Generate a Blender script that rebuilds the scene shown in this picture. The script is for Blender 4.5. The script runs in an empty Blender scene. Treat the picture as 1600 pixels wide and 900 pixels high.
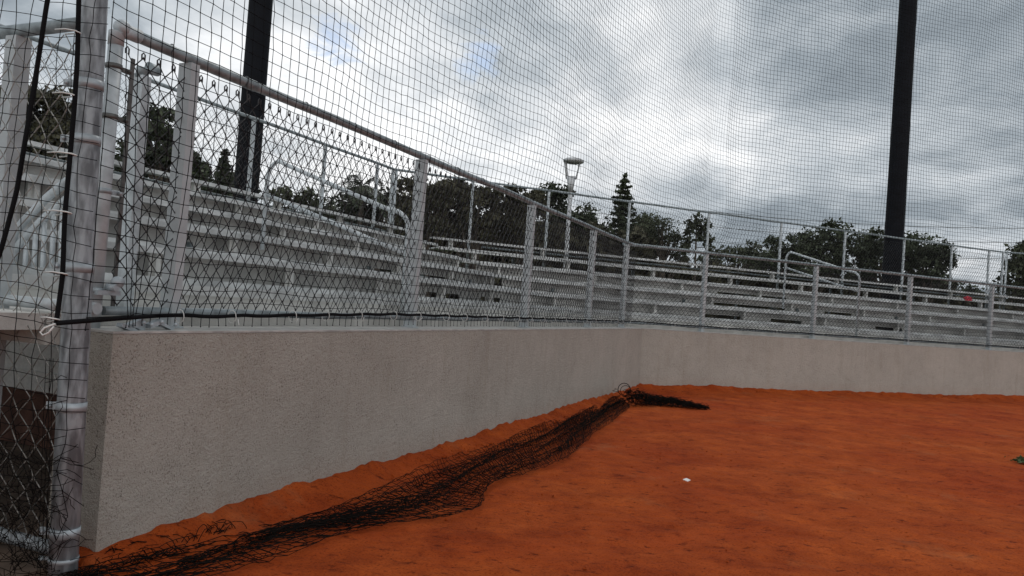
import bpy, math, random
import numpy as np
from math import sin, cos, pi, radians
from mathutils import Vector, Matrix
random.seed(7); rng = np.random.default_rng(7)
S = bpy.context.scene
COL = S.collection

# ------------------------------------------------------------------ camera, sky, sun, exposure
cam_d = bpy.data.cameras.new('camera'); cam = bpy.data.objects.new('camera', cam_d); COL.objects.link(cam)
cam_d.sensor_width = 36.0; cam_d.lens = 27.0; cam_d.clip_end = 3000; cam_d.clip_start = 0.05
CAM = Vector((0, 0, 1.5)); PITCH = radians(1.24); ROLL = radians(4.07)
RM = Matrix.Rotation(pi/2 + PITCH, 3, 'X') @ Matrix.Rotation(ROLL, 3, 'Z')
cam.matrix_world = Matrix.Translation(CAM) @ RM.to_4x4()
S.camera = cam
S.render.resolution_x = 1024; S.render.resolution_y = 576

def ray(x, y):
    w = RM @ Vector((x - 800, 450 - y, -1200.0)); return w / w.y
def at(x, y, d):            # the point at forward distance d metres seen in direction (x, y)
    return CAM + ray(x, y) * d
def hit_z(x, y, z):
    w = ray(x, y); return CAM + w * ((z - 1.5) / w.z)

SUN_AZ, SUN_EL = radians(8), radians(52)
world = bpy.data.worlds.new('World'); S.world = world; world.use_nodes = True
def build_world():
    nt = world.node_tree; N = nt.nodes; L = nt.links; N.clear()
    out = N.new('ShaderNodeOutputWorld')
    sky = N.new('ShaderNodeTexSky'); sky.sky_type = 'NISHITA'; sky.sun_disc = False
    sky.sun_elevation = SUN_EL; sky.sun_rotation = SUN_AZ
    bg1 = N.new('ShaderNodeBackground'); bg1.inputs[1].default_value = 0.12
    L.new(sky.outputs[0], bg1.inputs[0])
    tc = N.new('ShaderNodeTexCoord')
    nrm = N.new('ShaderNodeVectorMath'); nrm.operation = 'NORMALIZE'; L.new(tc.outputs['Generated'], nrm.inputs[0])
    sep = N.new('ShaderNodeSeparateXYZ'); L.new(nrm.outputs[0], sep.inputs[0])
    def M(op, a, b=None, c=None, clamp=False):
        n = N.new('ShaderNodeMath'); n.operation = op; n.use_clamp = clamp
        for i, v in enumerate((a, b, c)):
            if v is None: continue
            if isinstance(v, (int, float)): n.inputs[i].default_value = v
            else: L.new(v, n.inputs[i])
        return n.outputs[0]
    zz = M('ADD', M('MAXIMUM', sep.outputs[2], 0.0), 0.16)
    cx = M('DIVIDE', sep.outputs[0], zz); cy = M('DIVIDE', sep.outputs[1], zz)
    comb = N.new('ShaderNodeCombineXYZ'); L.new(cx, comb.inputs[0]); L.new(cy, comb.inputs[1])
    def noise(scale, det, rough, off, dist=0.0):
        mp = N.new('ShaderNodeMapping'); mp.inputs['Location'].default_value = off; mp.inputs['Scale'].default_value = (1, .8, 1)
        L.new(comb.outputs[0], mp.inputs[0])
        n = N.new('ShaderNodeTexNoise'); n.inputs['Scale'].default_value = scale; n.inputs['Detail'].default_value = det
        n.inputs['Roughness'].default_value = rough; n.inputs['Distortion'].default_value = dist
        L.new(mp.outputs[0], n.inputs['Vector']); return n.outputs[0]
    n1 = noise(1.1, 7, .55, (3.1, 1.7, 0), .4)
    n2 = noise(3.2, 8, .6, (8.1, 4.7, 0), .3); n3 = noise(5.5, 9, .65, (1.1, 9.7, 0), 1.2)
    def lobe(px, py, rad, power=1.0):        # soft cloud feature round one compass direction
        d = ray(px, py).normalized()
        dp = N.new('ShaderNodeVectorMath'); dp.operation = 'DOT_PRODUCT'; L.new(nrm.outputs[0], dp.inputs[0]); dp.inputs[1].default_value = d
        ang2 = M('MULTIPLY', M('SUBTRACT', 1.0, dp.outputs['Value']), 2.0 / (radians(rad) ** 2))
        return M('EXPONENT', M('MULTIPLY', ang2, -1.0))
    # brightness of the cloud deck
    b = M('MULTIPLY_ADD', n1, 1.0, 0.03)
    b = M('ADD', b, M('MULTIPLY_ADD', n2, 0.75, -0.375))
    for px, py, rad, k in ((610, 190, 9, .30), (1030, 130, 8, .24), (1160, 235, 4, .30), (830, 110, 6, -.05), (470, 40, 8, .30), (880, 300, 12, .12),
                           (220, 60, 8, .16), (1500, 90, 11, -.10), (1560, 220, 7, -.08), (1250, 60, 8, -.03), (1130, 330, 5, -.14),
                           (800, 20, 7, -.08), (1330, 250, 4, .10), (1540, 360, 6, .15), (330, 260, 9, .05)):
        b = M('ADD', b, M('MULTIPLY', lobe(px, py, rad), k))
    # extra sky brightness behind the camera, added to fill the walls
    back = M('MAXIMUM', M('MULTIPLY_ADD', sep.outputs[1], -0.45, 0.08), 0.0)
    b = M('ADD', b, back)
    ramp = N.new('ShaderNodeValToRGB'); L.new(b, ramp.inputs[0])
    e = ramp.color_ramp.elements
    e[0].position = .18; e[0].color = (.19, .225, .26, 1)
    e[1].position = .98; e[1].color = (1.15, 1.16, 1.17, 1)
    x = e.new(.42); x.color = (.34, .39, .435, 1)
    x = e.new(.62); x.color = (.58, .63, .675, 1)
    x = e.new(.80); x.color = (.85, .88, .91, 1)
    # cloud deck background, coloured by the brightness ramp
    bg2 = N.new('ShaderNodeBackground'); L.new(ramp.outputs[0], bg2.inputs[0])
    bg2.inputs[1].default_value = 1.0
    # two torn holes in the deck where blue shows
    h = M('ADD', M('ADD', lobe(545, 80, 2.2), lobe(505, 60, 1.7)), M('ADD', lobe(765, 80, 1.7), lobe(722, 112, 1.8)))
    h = M('ADD', M('MULTIPLY', h, 1.0), M('MULTIPLY_ADD', n3, 3.4, -1.85))
    h = M('MULTIPLY', M('SUBTRACT', h, .62), 1.3, clamp=True); h = M('MULTIPLY', h, .80)
    mix = N.new('ShaderNodeMixShader'); L.new(h, mix.inputs[0]); L.new(bg2.outputs[0], mix.inputs[1]); L.new(bg1.outputs[0], mix.inputs[2])
    L.new(mix.outputs[0], out.inputs[0])
build_world()
sun_d = bpy.data.lights.new('sun', 'SUN'); sun = bpy.data.objects.new('sun', sun_d); COL.objects.link(sun)
sun_d.energy = 0.6; sun_d.angle = radians(25); sun_d.color = (1, .96, .9)
sdir = Vector((sin(SUN_AZ)*cos(SUN_EL), cos(SUN_AZ)*cos(SUN_EL), sin(SUN_EL)))
sun.rotation_euler = sdir.to_track_quat('Z', 'Y').to_euler()
S.view_settings.view_transform = 'Standard'; S.view_settings.look = 'None'
S.view_settings.exposure = 0.0; S.view_settings.gamma = 1.0; S.view_settings.use_curve_mapping = False

# ------------------------------------------------------------------ materials
def mat(name, col, rough=.7, metal=0.0, var=.15, vscale=6.0, bump=0.0, bscale=60.0, col2=None, spec=.5, thr=(.35, .65), det=5, stretch=1.0):
    m = bpy.data.materials.new(name); m.use_nodes = True
    nt = m.node_tree; N = nt.nodes; L = nt.links; P = N['Principled BSDF']
    P.inputs['Roughness'].default_value = rough; P.inputs['Metallic'].default_value = metal
    P.inputs['Specular IOR Level'].default_value = spec
    tc = N.new('ShaderNodeTexCoord')
    n = N.new('ShaderNodeTexNoise'); n.inputs['Scale'].default_value = vscale; n.inputs['Detail'].default_value = det
    mp = N.new('ShaderNodeMapping'); mp.inputs['Scale'].default_value = (1, 1, stretch); L.new(tc.outputs['Object'], mp.inputs[0]); L.new(mp.outputs[0], n.inputs['Vector'])
    r = N.new('ShaderNodeValToRGB'); L.new(n.outputs[0], r.inputs[0])
    c2 = col2 or tuple(c*(1-var) for c in col)
    r.color_ramp.elements[0].position = thr[0]; r.color_ramp.elements[0].color = (*c2, 1)
    r.color_ramp.elements[1].position = thr[1]; r.color_ramp.elements[1].color = (*(tuple(c*(1+var*.5) for c in col)), 1)
    L.new(r.outputs[0], P.inputs['Base Color'])
    if bump:
        n2 = N.new('ShaderNodeTexNoise'); n2.inputs['Scale'].default_value = bscale; n2.inputs['Detail'].default_value = 4
        L.new(tc.outputs['Object'], n2.inputs['Vector'])
        bp = N.new('ShaderNodeBump'); bp.inputs['Strength'].default_value = bump; bp.inputs['Distance'].default_value = .01
        L.new(n2.outputs[0], bp.inputs['Height']); L.new(bp.outputs[0], P.inputs['Normal'])
    return m
def nodes(m):
    return m.node_tree.nodes, m.node_tree.links, m.node_tree.nodes['Principled BSDF']

def stucco_mat():
    m = bpy.data.materials.new('stucco'); m.use_nodes = True; N, L, P = nodes(m)
    P.inputs['Roughness'].default_value = .92; P.inputs['Specular IOR Level'].default_value = .2
    tc = N.new('ShaderNodeTexCoord')
    def noise(sc, det=4, rough=.5, vec=None):
        n = N.new('ShaderNodeTexNoise'); n.inputs['Scale'].default_value = sc; n.inputs['Detail'].default_value = det; n.inputs['Roughness'].default_value = rough
        L.new(vec or tc.outputs['Object'], n.inputs['Vector']); return n.outputs[0]
    def ramp(f, stops):
        r = N.new('ShaderNodeValToRGB'); L.new(f, r.inputs[0]); e = r.color_ramp.elements
        for i, (p, c) in enumerate(stops):
            q = e[i] if i < 2 else e.new(p); q.position = p; q.color = (*c, 1)
        return r.outputs[0]
    def mixc(f, a, b, mode='MIX'):
        x = N.new('ShaderNodeMix'); x.data_type = 'RGBA'; x.blend_type = mode
        if isinstance(f, float): x.inputs[0].default_value = f
        else: L.new(f, x.inputs[0])
        L.new(a, x.inputs[6]); L.new(b, x.inputs[7]); return x.outputs[2]
    base = ramp(noise(.9, 5), [(.3, (.412, .388, .345)), (.7, (.480, .453, .405))])
    mott = ramp(noise(7, 6, .6), [(.3, (.93, .925, .92)), (.7, (1.03, 1.03, 1.03))])
    c = mixc(1.0, base, mott, 'MULTIPLY')
    # dark pits where the trowelled grain is open
    vor = N.new('ShaderNodeTexVoronoi'); vor.inputs['Scale'].default_value = 62; L.new(tc.outputs['Object'], vor.inputs['Vector'])
    cl = noise(5.0, 3)
    pit = N.new('ShaderNodeMath'); pit.operation = 'MULTIPLY_ADD'; L.new(cl, pit.inputs[0]); pit.inputs[1].default_value = -1.0; L.new(vor.outputs[0], pit.inputs[2])
    f = ramp(pit.outputs[0], [(0.0, (1, 1, 1)), (.05, (0, 0, 0))])
    cm = N.new('ShaderNodeMath'); cm.operation = 'MULTIPLY_ADD'; L.new(noise(3.2, 4, .6), cm.inputs[0]); cm.inputs[1].default_value = .16; L.new(noise(92, 4, .75), cm.inputs[2])
    spk = ramp(cm.outputs[0], [(.445, (.42, .40, .38)), (.51, (1, 1, 1))])
    c = mixc(1.0, c, spk, 'MULTIPLY')
    # rain streaks and rusty stain below the cap
    mp = N.new('ShaderNodeMapping'); mp.inputs['Scale'].default_value = (3.5, 3.5, .35); L.new(tc.outputs['Object'], mp.inputs[0])
    st = ramp(noise(2.2, 5, .6, mp.outputs[0]), [(.52, (1, 1, 1)), (.80, (.90, .875, .84))])
    c = mixc(1.0, c, st, 'MULTIPLY')
    # red dust splashed on the foot of the wall
    sp = N.new('ShaderNodeSeparateXYZ'); L.new(tc.outputs['Object'], sp.inputs[0])
    mr = N.new('ShaderNodeMapRange'); mr.inputs[1].default_value = .0; mr.inputs[2].default_value = .32; mr.inputs[3].default_value = .42; mr.inputs[4].default_value = 0
    L.new(sp.outputs[2], mr.inputs[0])
    mm = N.new('ShaderNodeMath'); mm.operation = 'MULTIPLY'; L.new(mr.outputs[0], mm.inputs[0]); L.new(noise(6, 5), mm.inputs[1])
    red = N.new('ShaderNodeRGB'); red.outputs[0].default_value = (.30, .12, .06, 1)
    c = mixc(mm.outputs[0], c, red.outputs[0])
    L.new(c, P.inputs['Base Color'])
    hn = noise(95, 5, .65); hb = noise(28, 3)
    ad = N.new('ShaderNodeMath'); ad.operation = 'MULTIPLY_ADD'; L.new(hb, ad.inputs[0]); ad.inputs[1].default_value = .8; L.new(hn, ad.inputs[2])
    bp = N.new('ShaderNodeBump'); bp.inputs['Strength'].default_value = 1.0; bp.inputs['Distance'].default_value = .018
    L.new(ad.outputs[0], bp.inputs['Height']); L.new(bp.outputs[0], P.inputs['Normal'])
    return m

def clay_mat():
    m = bpy.data.materials.new('clay'); m.use_nodes = True; N, L, P = nodes(m)
    P.inputs['Roughness'].default_value = .95; P.inputs['Specular IOR Level'].default_value = .12
    tc = N.new('ShaderNodeTexCoord')
    def mp(sc, rot=0):
        k = N.new('ShaderNodeMapping'); k.inputs['Scale'].default_value = sc; k.inputs['Rotation'].default_value = (0, 0, rot); L.new(tc.outputs['Object'], k.inputs[0]); return k.outputs[0]
    def noise(sc, det=5, rough=.55, vec=None):
        n = N.new('ShaderNodeTexNoise'); n.inputs['Scale'].default_value = sc; n.inputs['Detail'].default_value = det; n.inputs['Roughness'].default_value = rough
        L.new(vec or tc.outputs['Object'], n.inputs['Vector']); return n.outputs[0]
    def ramp(f, a, ca, b, cb):
        r = N.new('ShaderNodeValToRGB'); L.new(f, r.inputs[0]); e = r.color_ramp.elements
        e[0].position = a; e[0].color = (*ca, 1); e[1].position = b; e[1].color = (*cb, 1); return r.outputs[0]
    def mul(a, b, f=1.0):
        x = N.new('ShaderNodeMix'); x.data_type = 'RGBA'; x.blend_type = 'MULTIPLY'; x.inputs[0].default_value = f
        L.new(a, x.inputs[6]); L.new(b, x.inputs[7]); return x.outputs[2]
    base = ramp(noise(.45, 6, .6), .33, (.345, .053, .009), .68, (.455, .094, .016))
    c = mul(base, ramp(noise(2.4, 7, .65), .32, (.76, .66, .62), .66, (1.1, 1.12, 1.15)))
    scuff = noise(8.5, 9, .75, mp((.75, 1.5, 1), .15))
    c = mul(c, ramp(scuff, .365, (.36, .28, .26), .435, (1, 1, 1)))
    c = mul(c, ramp(noise(70, 3, .6), .34, (.60, .54, .52), .48, (1.03, 1.03, 1.03)))
    c = mul(c, ramp(noise(1.7, 9, .8), .40, (.78, .72, .70), .52, (1.0, 1.0, 1.0)))
    pale = noise(1.1, 7, .7, mp((1, 1, 1), .6))
    x = N.new('ShaderNodeMix'); x.data_type = 'RGBA'; L.new(ramp(pale, .58, (0, 0, 0), .74, (.38, .38, .38)), x.inputs[0]); L.new(c, x.inputs[6]); x.inputs[7].default_value = (.40, .17, .075, 1)
    L.new(x.outputs[2], P.inputs['Base Color'])
    h1 = noise(16, 6, .7); 
    ad = N.new('ShaderNodeMath'); ad.operation = 'MULTIPLY_ADD'; L.new(scuff, ad.inputs[0]); ad.inputs[1].default_value = 1.3; L.new(h1, ad.inputs[2])
    bp = N.new('ShaderNodeBump'); bp.inputs['Strength'].default_value = .7; bp.inputs['Distance'].default_value = .035
    L.new(ad.outputs[0], bp.inputs['Height']); L.new(bp.outputs[0], P.inputs['Normal'])
    return m

MAT = dict(
    stucco=stucco_mat(), clay=clay_mat(),
    cap=mat('cap', (.42, .41, .39), .85, var=.25, vscale=9, bump=.5),
    slab=mat('slab', (.54, .53, .50), .85, var=.2, vscale=4, bump=.4),
    paint=mat('paint', (.43, .465, .48), .5, var=.12, vscale=8, bump=.06, bscale=90),
    pipe=mat('pipe', (.24, .28, .295), .45, .15, var=.35, vscale=14, bump=.05),
    galv=mat('galv', (.30, .33, .35), .45, .2, var=.20, vscale=26, bump=.15, bscale=45, col2=(.12, .13, .14), det=12, stretch=.28, thr=(.38, .62)),
    band=mat('band', (.36, .40, .425), .4, .2, var=.2, vscale=20),
    bar=mat('bar', (.13, .13, .125), .6, .5, var=.3, vscale=20),
    wire=mat('wire', (.045, .045, .047), .6, .15, var=.3, vscale=9),
    wirelight=mat('wirelight', (.30, .29, .27), .5, .2, var=.3, vscale=9),
    alum=mat('alum', (.53, .54, .535), .42, .15, var=.3, vscale=3.2, bump=.05, bscale=120),
    panel=mat('panel', (.55, .547, .525), .5, .1, var=.3, vscale=1.6, bump=.05, bscale=60),
    rail=mat('rail', (.46, .50, .52), .45, .1, var=.25, vscale=10),
    net=mat('net', (.008, .008, .009), .9, var=.2, spec=.08),
    netold=mat('netold', (.010, .008, .007), .95, var=.3, spec=.05),
    rope=mat('rope', (.008, .008, .009), .9, var=.2, bump=.6, bscale=150, spec=.1),
    zip=mat('zip', (.62, .62, .60), .5, var=.1),
    pole=mat('pole', (.006, .007, .010), .75, .0, spec=.15, var=.3, vscale=3, bump=.05),
    leafdark=mat('leafdark', (.052, .064, .036), .7, var=.55, vscale=.9, spec=.3),
    leafmid=mat('leafmid', (.070, .080, .045), .7, var=.5, vscale=.8, spec=.3),
    leafbrown=mat('leafbrown', (.080, .076, .048), .75, var=.55, vscale=.8, spec=.2),
    bark=mat('bark', (.085, .068, .052), .9, var=.4, vscale=5, bump=.8, bscale=12),
    paver=mat('paver', (.19, .135, .10), .9, var=.35, vscale=5, bump=.6, bscale=25),
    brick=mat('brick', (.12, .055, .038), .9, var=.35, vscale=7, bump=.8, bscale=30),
    grass=mat('grass', (.055, .075, .028), .95, var=.4, vscale=.6, bump=.8, bscale=5),
    lamp=mat('lamp', (.55, .56, .57), .5, .2),
    white=mat('white', (.75, .75, .73), .7, var=.1, vscale=30, bump=.4),
    red=mat('red', (.45, .02, .04), .6, var=.2),
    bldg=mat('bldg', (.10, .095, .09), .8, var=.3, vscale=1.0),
    glass=mat('glass', (.30, .33, .36), .15, 0),
    weed=mat('weed', (.055, .085, .025), .7, var=.4, vscale=20),
    moss=mat('moss', (.11, .115, .06), .9, var=.4, vscale=6, bump=.6),
)

# ------------------------------------------------------------------ helpers
class MB:
    def __init__(s): s.v = []; s.f = []; s.n = 0; s.smooth = []
    def add(s, v, f, sm=False):
        v = np.asarray(v, float).reshape(-1, 3); f = np.asarray(f, int)
        s.v.append(v); s.f.append((f + s.n, sm)); s.n += len(v)
    def box(s, c, half, ax=None):      # c centre; half sizes; ax = 3 axis vectors
        c = np.array(c, float); ax = np.eye(3) if ax is None else np.array(ax, float)
        sg = np.array([[x, y, z] for z in (-1, 1) for y in (-1, 1) for x in (-1, 1)], float)
        v = c + (sg * np.array(half)) @ ax
        s.add(v, [[0, 2, 3, 1], [4, 5, 7, 6], [0, 1, 5, 4], [2, 6, 7, 3], [0, 4, 6, 2], [1, 3, 7, 5]])
    def tube(s, pts, r, n=8, caps=True, sm=True):
        p = np.asarray(pts, float); m = len(p)
        r = np.full(m, r) if np.isscalar(r) else np.asarray(r, float)
        t = np.gradient(p, axis=0); t /= np.linalg.norm(t, axis=1)[:, None] + 1e-12
        up = np.tile([0., 0, 1], (m, 1)); bad = np.abs(t[:, 2]) > .92; 
        if bad.mean() > .5: up[:] = [0, 1, 0]
        elif bad.any(): up[:] = [.3, .9, .31]
        a = np.cross(t, up); a /= np.linalg.norm(a, axis=1)[:, None] + 1e-12; b = np.cross(a, t)
        th = np.arange(n) * 2*pi/n
        v = p[:, None] + r[:, None, None]*(np.cos(th)[None, :, None]*a[:, None] + np.sin(th)[None, :, None]*b[:, None])
        i = np.arange(m-1)[:, None]*n; j = np.arange(n)[None]; k = (j+1) % n
        f = np.stack([i+j, i+k, i+n+k, i+n+j], -1).reshape(-1, 4)
        s.add(v.reshape(-1, 3), f, sm)
        if caps:
            base = s.n - m*n
            s.f.append((np.array([[base + q for q in range(n-1, -1, -1)]]), False)); s.f.append((np.array([[base+(m-1)*n+q for q in range(n)]]), False))
    def quads(s, v): # (k,4,3)
        v = np.asarray(v); k = len(v); s.add(v.reshape(-1, 3), np.arange(4*k).reshape(k, 4))
    def ball(s, c, r, sc=(1, 1, 1), nu=10, nv=6):
        c = np.array(c); V = []; 
        for i in range(nv+1):
            a = pi*i/nv
            for j in range(nu):
                b = 2*pi*j/nu; V.append(c + r*np.array([sin(a)*cos(b)*sc[0], sin(a)*sin(b)*sc[1], cos(a)*sc[2]]))
        F = [[i*nu+j, (i+1)*nu+j, (i+1)*nu+(j+1) % nu, i*nu+(j+1) % nu] for i in range(nv) for j in range(nu)]
        s.add(V, F, True)
    def build(s, name, m, parent=None):
        me = bpy.data.meshes.new(name); v = np.concatenate(s.v)
        loops = np.concatenate([f.reshape(-1) for f, _ in s.f]); cnt = np.concatenate([np.full(len(f), f.shape[1]) for f, _ in s.f])
        sm = np.concatenate([np.full(len(f), q) for f, q in s.f])
        me.vertices.add(len(v)); me.vertices.foreach_set('co', v.astype('f4').ravel())
        me.loops.add(len(loops)); me.loops.foreach_set('vertex_index', loops.astype('i4'))
        me.polygons.add(len(cnt)); st = np.concatenate([[0], np.cumsum(cnt)[:-1]])
        me.polygons.foreach_set('loop_start', st.astype('i4')); me.polygons.foreach_set('loop_total', cnt.astype('i4'))
        me.polygons.foreach_set('use_smooth', sm.astype(bool)); me.update(calc_edges=True); me.validate()
        me.materials.append(MAT[m]); o = bpy.data.objects.new(name, me); COL.objects.link(o)
        if parent is not None: o.parent = parent; o.matrix_parent_inverse = Matrix.Translation(-parent.location) if parent.type == 'EMPTY' else Matrix.Identity(4)
        return o
def tag(o, label=None, cat=None, group=None, kind=None):
    for k, v in (('label', label), ('category', cat), ('group', group), ('kind', kind)):
        if v: o[k] = v
    return o
def thing(name, label, cat, loc=(0, 0, 0), group=None):
    o = bpy.data.objects.new(name, None); COL.objects.link(o); o.location = loc; o.empty_display_size = .2
    return tag(o, label, cat, group)

# plan of the place: two wall lines meeting at 135 degrees at corner C; t runs along the wall, o behind it
Cx = np.array([2.62, 15.1])
aD = np.array([sin(radians(22.5)), cos(radians(22.5))]); bD = np.array([cos(radians(22.5)), sin(radians(22.5))])
nA = np.array([-aD[1], aD[0]]); nB = np.array([-bD[1], bD[0]])
def A(t, o, z): q = Cx - aD*t + nA*o; return np.array([q[0], q[1], z])
def B(t, o, z): q = Cx + bD*t + nB*o; return np.array([q[0], q[1], z])
AX_A = [[-aD[0], -aD[1], 0], [nA[0], nA[1], 0], [0, 0, 1]]
AX_B = [[bD[0], bD[1], 0], [nB[0], nB[1], 0], [0, 0, 1]]
WT = 1.22; WTH = .36; TEND = 12.1
FO = .25
T8 = math.tan(radians(22.5))

def prism(mb, poly, z0, z1):
    n = len(poly); v = [[x, y, z0] for x, y in poly] + [[x, y, z1] for x, y in poly]
    mb.add(v, [[i, (i+1) % n, n+(i+1) % n, n+i] for i in range(n)])
    base = mb.n - 2*n
    mb.f.append((np.array([[base+i for i in range(n-1, -1, -1)]]), False)); mb.f.append((np.array([[base+n+i for i in range(n)]]), False))
def wall_poly(fn, t0, o0, t1, o1, t2, o2, t3, o3): return [fn(t0, o0, 0)[:2], fn(t1, o1, 0)[:2], fn(t2, o2, 0)[:2], fn(t3, o3, 0)[:2]]

# ------------------------------------------------------------------ ground
def ground():
    mb = MB(); mb.add([[-700, -400, -.06], [700, -400, -.06], [700, 1200, -.06], [-700, 1200, -.06]], [[0, 1, 2, 3]])
    tag(mb.build('ground', 'grass'), kind='structure')
    # clay infield: one displaced sheet, banked up raggedly against the walls
    xs = np.concatenate([np.arange(-8, -3.2, .3), np.arange(-3.2, 7, .035), np.arange(7, 16, .09), np.arange(16, 40, 1.)])
    ys = np.concatenate([np.arange(-25, 2.5, 1.), np.arange(2.5, 6, .03), np.arange(6, 16.5, .045), np.arange(16.5, 24, .09)])
    X, Y = np.meshgrid(xs, ys); 
    def vnoise(x, y, seed):       # value noise
        r = np.random.default_rng(seed); T = r.random((256, 256))
        xi = np.floor(x).astype(int); yi = np.floor(y).astype(int); fx = x-xi; fy = y-yi
        fx = fx*fx*(3-2*fx); fy = fy*fy*(3-2*fy); g = lambda a, b: T[a % 256, b % 256]
        return (g(xi, yi)*(1-fx)+g(xi+1, yi)*fx)*(1-fy) + (g(xi, yi+1)*(1-fx)+g(xi+1, yi+1)*fx)*fy
    Z = .030*(vnoise(X*.7, Y*.7, 1)-.5) + .022*(vnoise(X*2.6, Y*2.6, 2)-.5) + .014*(vnoise(X*8, Y*8, 3)-.5) + .012*(vnoise(X*21, Y*21, 4)-.5)
    P = np.stack([X-Cx[0], Y-Cx[1]], -1)
    oA = P @ nA; oB = P @ nB; tA = -(P @ aD); tB = P @ bD
    d = np.minimum(-oA, -oB)      # metres in front of the nearer wall line
    dA = np.where(tA < TEND + .1, np.maximum(-oA, 0), 9); dist = np.minimum(dA, np.maximum(-oB, 0))
    rag = vnoise(tA*1.6 + tB*1.1, tB*.9, 5)*.45 + vnoise(X*6, Y*6, 6)*.35 + vnoise(X*17, Y*17, 8)*.35
    bank = .095*np.exp(-(dist/.16)**1.5) * (.35 + .9*rag) + .035*np.exp(-(dist/.55)**2)
    Z = Z + bank
    keep = ~((oA > .18) & (tA < TEND - .12)) & ~(oB > .18) & ~((oA > .22) & (tA < 25))
    inside = keep & ~((tA >= TEND-.12) & (oA > 0.02) & (oA > (tA-TEND)*0 + .02) & (tA < TEND+.5) & (oA > .5))
    ny, nx = X.shape; idx = np.arange(ny*nx).reshape(ny, nx)
    q = np.stack([idx[:-1, :-1], idx[:-1, 1:], idx[1:, 1:], idx[1:, :-1]], -1).reshape(-1, 4)
    k = keep.ravel()[q].all(1); mb = MB(); mb.add(np.stack([X, Y, Z], -1).reshape(-1, 3), q[k], True)
    tag(mb.build('clay_infield', 'clay'), kind='structure')
    # brick paving behind the gateway and below the bleachers
    mb = MB(); prism(mb, [A(26, .45, 0)[:2], A(TEND+.03, .12, 0)[:2], A(TEND+.03, .37, 0)[:2], A(6, .37, 0)[:2], A(6, 9, 0)[:2], A(26, 9, 0)[:2]], -.05, .045)
    tag(mb.build('brick_paving', 'paver'), kind='structure')
ground()

def crumbs():
    r = np.random.default_rng(12); n = 2600; y = 3.6+11*r.random(n)**1.3; x = -2.2+r.random(n)*11; k = []
    for i in range(n):
        p = np.array([x[i], y[i]]); d = min(-(p-Cx) @ nA, -(p-Cx) @ nB)
        if d > .05 and (d < .35 or r.random() < .45): k.append((x[i], y[i], r.uniform(.003, .011)*(1.5 if r.random() < .08 else 1)))
    for i in range(900):         # crumbled edge along the foot of the walls
        t = r.uniform(-12, 14); q = A(-t, -abs(r.normal(0, .12))-.03, 0) if t < 0 else B(t, -abs(r.normal(0, .12))-.03, 0); k.append((q[0], q[1], r.uniform(.006, .022)))
    mb = MB(); o6 = np.array([[1, 0, 0], [0, 1, 0], [-1, 0, 0], [0, -1, 0], [0, 0, 1], [0, 0, -1]], float)
    for a, b, s_ in k:
        P = np.array([a-Cx[0], b-Cx[1]]); d = min(max(-(P @ nA), 0), max(-(P @ nB), 0)); z = .012+.05*np.exp(-(d/.16)**1.5)+.03*np.exp(-(d/.55)**2)
        mb.add(np.array([a, b, z])+o6*s_*r.uniform(.6, 1.4, (6, 1))*[1, 1, .8], [[0, 1, 4], [1, 2, 4], [2, 3, 4], [3, 0, 4], [1, 0, 5], [2, 1, 5], [3, 2, 5], [0, 3, 5]])
    tag(mb.build('clay_crumbs', 'clay'), 'loose crumbs of red clay scattered over the infield and along the walls', 'clay crumbs', kind='stuff')

# ------------------------------------------------------------------ the knee walls
def walls():
    for fn, name, lab in ((A, 'left', 'low grey stucco knee wall running from the gate post to the inside corner'),
                          (B, 'right', 'low grey stucco knee wall facing the camera, right of the inside corner')):
        root = thing('knee_wall', lab, 'wall', tuple(Vector(fn(3, .1, 0)))); h = WTH
        mb = MB(); t1 = TEND if fn is A else 30; k = WTH*T8
        # outer face along o=0, back face along o=WTH; mitred at the corner
        n = 160
        body = [fn(0, 0, 0)[:2], fn(t1, 0, 0)[:2], fn(t1, WTH, 0)[:2], fn(-k, WTH, 0)[:2]]
        if fn is A: body = body[::-1]
        prism(mb, body, -.3, WT-.014); mb.build('wall_body', 'stucco', root)
        mb = MB(); e = .004
        body = [fn(0+e, -.004, 0)[:2], fn(t1+.004, -.004, 0)[:2], fn(t1+.004, WTH+.004, 0)[:2], fn(-k+e, WTH+.004, 0)[:2]]
        if fn is A: body = body[::-1]
        prism(mb, body, WT-.012, WT); mb.build('cap', 'cap', root)
walls()
crumbs()

# walkway slab behind the fences
def walkway():
    mb = MB(); o0, o1 = WTH+.012, 1.12
    prism(mb, [A(17, o0, 0)[:2], A(17, 6.6, 0)[:2], A(12.2, 6.6, 0)[:2], A(12.2, o0, 0)[:2]], 1.20, 1.285)
    prism(mb, [A(12.19, o0, 0)[:2], A(12.19, o1, 0)[:2], A(-o1*T8, o1, 0)[:2], A(-o0*T8, o0, 0)[:2]], 1.12, 1.285)
    tag(mb.build('walkway_slab', 'slab'), kind='structure')
    mb = MB(); prism(mb, [B(-o0*T8+.003, o0, 0)[:2], B(30, o0, 0)[:2], B(30, o1, 0)[:2], B(-o1*T8+.003, o1, 0)[:2]], 1.12, 1.285)
    tag(mb.build('walkway_slab', 'slab'), kind='structure')
walkway()

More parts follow.
